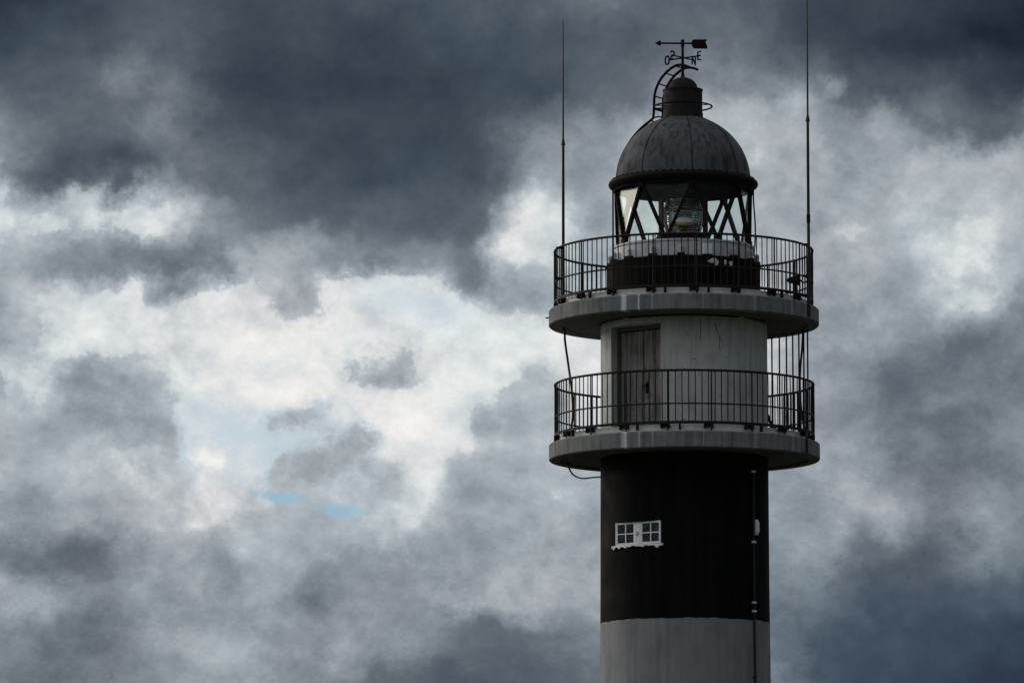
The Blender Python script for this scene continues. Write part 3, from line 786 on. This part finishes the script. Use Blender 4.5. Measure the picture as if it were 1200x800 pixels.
oval = [(0.058 * math.cos(t) * (1 if abs(math.cos(t)) < .75 else 1), h * max(-1, min(1, 1.25 * math.sin(t)))) for t in [2 * math.pi * i / 20 for i in range(21)]]
letter([oval], OE * -0.46 + ZUP * CZ, OE)
letter([[(0.09, h), (0, h), (0, -h), (0.09, -h)], [(0, 0.005), (0.075, 0.005)]], OE * 0.45 + ZUP * CZ, OE)
Sm = [(-0.055, 0.06), (-0.04, 0.085), (0.0, h), (0.045, 0.08), (0.06, 0.045), (0.045, 0.015), (0.0, -0.015), (-0.045, -0.05), (-0.06, -0.09), (0.0, -h), (0.06, -0.085)]
letter([[(x * 1.25, z) for x, z in Sm]], SN * 0.40 + ZUP * (CZ + 0.012), -SN)
letter([[(-0.062, -h), (-0.062, h), (0.062, -h), (0.062, h)]], SN * -0.44 + ZUP * (CZ - 0.0), -SN)

# ------------------------------------------------------------------ whip antennas
def antenna(x, y, z0, zk, z1, label, r0=0.036):
    T = thing('whip_antenna', label, 'antenna', (x, y, z0), 'whip antennas on the upper gallery')
    b = MB(); b.tube([(0, 0, 0), (0, 0, zk - z0 - 0.02), (0, 0, zk - z0)], r0, 12, taper=[r0 * 1.05, r0 * 0.9, r0 * 0.9]); b.build('mast_tube', 'mast', T)
    b = MB(); b.tube([(0, 0, zk - z0), (0, 0, zk - z0 + 0.03), (0, 0, zk - z0 + 0.16), (0, 0, z1 - z0)], 0.02, 10, taper=[0.052, 0.052, 0.024, 0.012]); b.build('whip', 'mast', T)
    return T
aL = antenna(-2.822, -0.98, 17.52, 21.33, 24.33, 'dark whip antenna on the left of the upper gallery, its tip within the picture')
b = MB(); b.box((-0.07, -0.03, 1.37), 0.20, 0.05, 0.05).box((-0.07, -0.03, 0.65), 0.20, 0.05, 0.05).box((0, 0, 0.09), 0.13, 0.13, 0.18); b.build('clamp', 'iron', aL)
aR = antenna(2.925, -1.36, 17.18, 21.80, 26.0, 'taller dark whip antenna on the right of the upper gallery, overlapping its slab edge')
b = MB()
for zz in (0.28, 0.53, 0.98, 1.72): b.box((-0.06, 0.06, zz), 0.18, 0.10, 0.04)
b.build('clamp', 'iron', aR)
b = MB(); b.tube([(0, 0, 2.22), (0, 0, 2.42)], 0.044, 12); b.build('sleeve', 'iron', aR)

# ------------------------------------------------------------------ cables, conduit and small fittings
def cable(name, label, pts, r, mat='cable', cat='cable', smooth=6):
    P_ = [Vector(p) for p in pts]; out_ = []
    for i in range(len(P_) - 1):
        p0, p1, p2, p3 = P_[max(i - 1, 0)], P_[i], P_[i + 1], P_[min(i + 2, len(P_) - 1)]
        for k in range(smooth):
            t = k / smooth
            out_.append(0.5 * ((2 * p1) + (p2 - p0) * t + (2 * p0 - 5 * p1 + 4 * p2 - p3) * t * t + (3 * p1 - p0 - 3 * p2 + p3) * t ** 3))
    out_.append(P_[-1])
    b = MB(); b.tube(out_, r, 8)
    return tag(b.build(name, mat), label, cat)
cable('hanging_cable', 'black cable hanging from the upper gallery to the lower one left of the door',
      [(-2.825, 0.5, 17.19), (-2.82, 0.5, 16.9), (-2.76, 0.45, 16.45), (-2.69, 0.4, 15.95), (-2.645, 0.38, 15.55), (-2.63, 0.38, 15.1), (-2.68, 0.38, 14.7), (-2.66, 0.38, 14.345)], 0.027)
cable('sagging_cable', 'black cable looping from under the lower gallery into the black tower wall',
      [(-2.76, 0.6, 14.0), (-2.73, 0.6, 13.86), (-2.62, 0.55, 13.69), (-2.42, 0.45, 13.60), (-2.18, 0.25, 13.60), (-1.96, 0.0, 13.59)], 0.019)
cable('slanting_cable', 'black cable slanting down between the galleries on the right and over the lower slab edge',
      [(2.83, 0.55, 17.19), (2.80, 0.4, 16.7), (2.74, 0.2, 16.1), (2.73, 0.0, 15.55), (2.76, -0.4, 15.0), (2.81, -0.9, 14.62), (2.84, -1.2, 14.50), (2.85, -1.47, 14.35), (2.85, -1.475, 13.97)], 0.026)
CO = tag(MB().tube([pol(2.005, 53.0, 13.62), pol(2.005, 53.0, 12.2), pol(2.012, 53.0, 11.0), pol(2.018, 53.0, 10.1), pol(2.03, 53.0, 8.76), pol(2.10, 53.0, 6.0), pol(2.20, 53.0, 3.0), pol(2.30, 53.0, 0.05)], 0.026, 8).build('downpipe', 'cable'),
         'thin dark conduit running down the right side of the shaft, held by bright clips', 'conduit')
for z, mat in ((13.58, 'galv'), (11.94, 'galv'), (10.53, 'galv'), (10.33, 'galv'), (8.80, 'cable')):
    b = MB(); b.pbox(2.015, 53.0, z - 0.022, z + 0.022, 0.105, 0.06); b.build('clip', mat, CO)
SB = thing('switch_box', 'pale worn switch box beside the conduit on the black band', 'switch box', tuple(pol(2.0, 56.6, 12.29)))
bn = pol(1, 56.6); bt = Vector((math.cos(R(56.6)), math.sin(R(56.6)), 0))
MB().box((0, 0, 0), 0.13, 0.03, 0.36, (bt, bn, ZUP)).build('back_plate', 'galv', SB)
b = MB(); b.lathe([(max(0.001, math.cos(R(t)) ** 0.5 if t not in (-90, 90) else 0.001), (abs(math.sin(R(t))) ** 0.6) * (1 if t >= 0 else -1)) for t in range(-90, 91, 10)], 20)
b.v = [tuple(bt * (x * 0.058) + bn * (0.02 + y * 0.055) + ZUP * (z * 0.155)) for x, y, z in b.v]
b.v = [(x + rnd.uniform(-.006, .006), y, z + rnd.uniform(-.008, .008)) for x, y, z in b.v]
b.build('cover', 'box_white', SB)

cable('guard_rod', 'thin vertical rod hanging from the cornice left of the lantern glass',
      [(-1.665, 0.0, 20.42), (-1.665, 0.0, 19.6), (-1.665, 0.0, 19.2), (-1.66, 0.0, 18.90), (-1.72, 0.0, 18.62)], 0.02, 'iron', 'rod')
cable('earthing_wire', 'thin bowed wire hanging from the cornice right of the lantern glass',
      [(1.66, 0.0, 20.42), (1.665, 0.0, 20.1), (1.70, 0.0, 19.55), (1.69, 0.0, 19.1), (1.67, 0.0, 18.85), (1.74, 0.0, 18.62)], 0.018, 'iron', 'wire')
S = thing('floodlight', 'small dark horn shaped floodlight clamped to the right antenna mast inside the railing', 'floodlight', (2.66, -1.0, 18.1))
ax = Vector((-0.97, -0.05, 0.0)).normalized()
vs, fs = [], []
ux, uz = Vector((0.05, -0.97, 0)).normalized(), ZUP
for d, r in ((0.26, 0.015), (0.20, 0.06), (0.16, 0.075), (0.02, 0.10), (-0.05, 0.14), (-0.07, 0.14), (-0.075, 0.001)):
    for k in range(14):
        t = 2 * math.pi * k / 14; vs.append(ax * d + ux * (r * math.cos(t)) + uz * (r * math.sin(t)))
for i in range(6):
    for k in range(14): fs.append((i * 14 + k, i * 14 + (k + 1) % 14, (i + 1) * 14 + (k + 1) % 14, (i + 1) * 14 + k))
MB().add(vs, fs).build('housing', 'iron', S)
MB().tube([(0.07, 0, 0), (0.14, 0, -0.06), (0.26, -0.3, -0.06)], 0.022, 8).tube([(0.05, 0, 0.02), (0.05, 0, 0.20)], 0.014, 6).build('arm', 'iron', S)
H = thing('hook_stand', 'small dark stand with a square hook on the upper gallery near the right mast', 'stand', (2.62, -1.15, 17.68))
MB().tube([(0, 0, 0), (0, 0, 0.38), (0.0, 0, 0.50), (0.09, 0, 0.50), (0.10, 0, 0.38), (0.02, 0, 0.36)], 0.018, 6).build('upright', 'iron', H)
MB().box((0, 0, 0.0), 0.16, 0.12, 0.10).build('stand_base', 'iron', H)
Pp = thing('prop_strut', 'dark leaning strut with a small wheel on the lower gallery right of the tower', 'strut', (2.14, 0.7, 14.50))
MB().tube([(-0.16, 0, 0.62), (-0.12, 0, 0.5), (0.06, 0, -0.01)], 0.035, 8).build('strut_leg', 'iron', Pp)
b = MB()
b.tube([(-0.10 + 0.06 * math.cos(t), 0.02, 0.13 + 0.09 * math.sin(t)) for t in [2 * math.pi * i / 14 for i in range(14)]], 0.03, 6, closed=True)
b.tube([(-0.10, 0.02, 0.13), (0.04, 0.0, 0.12)], 0.03, 6); b.tube([(-0.10, 0.02, 0.05), (-0.02, 0.01, -0.01)], 0.025, 6)
b.build('strut_wheel', 'iron', Pp)
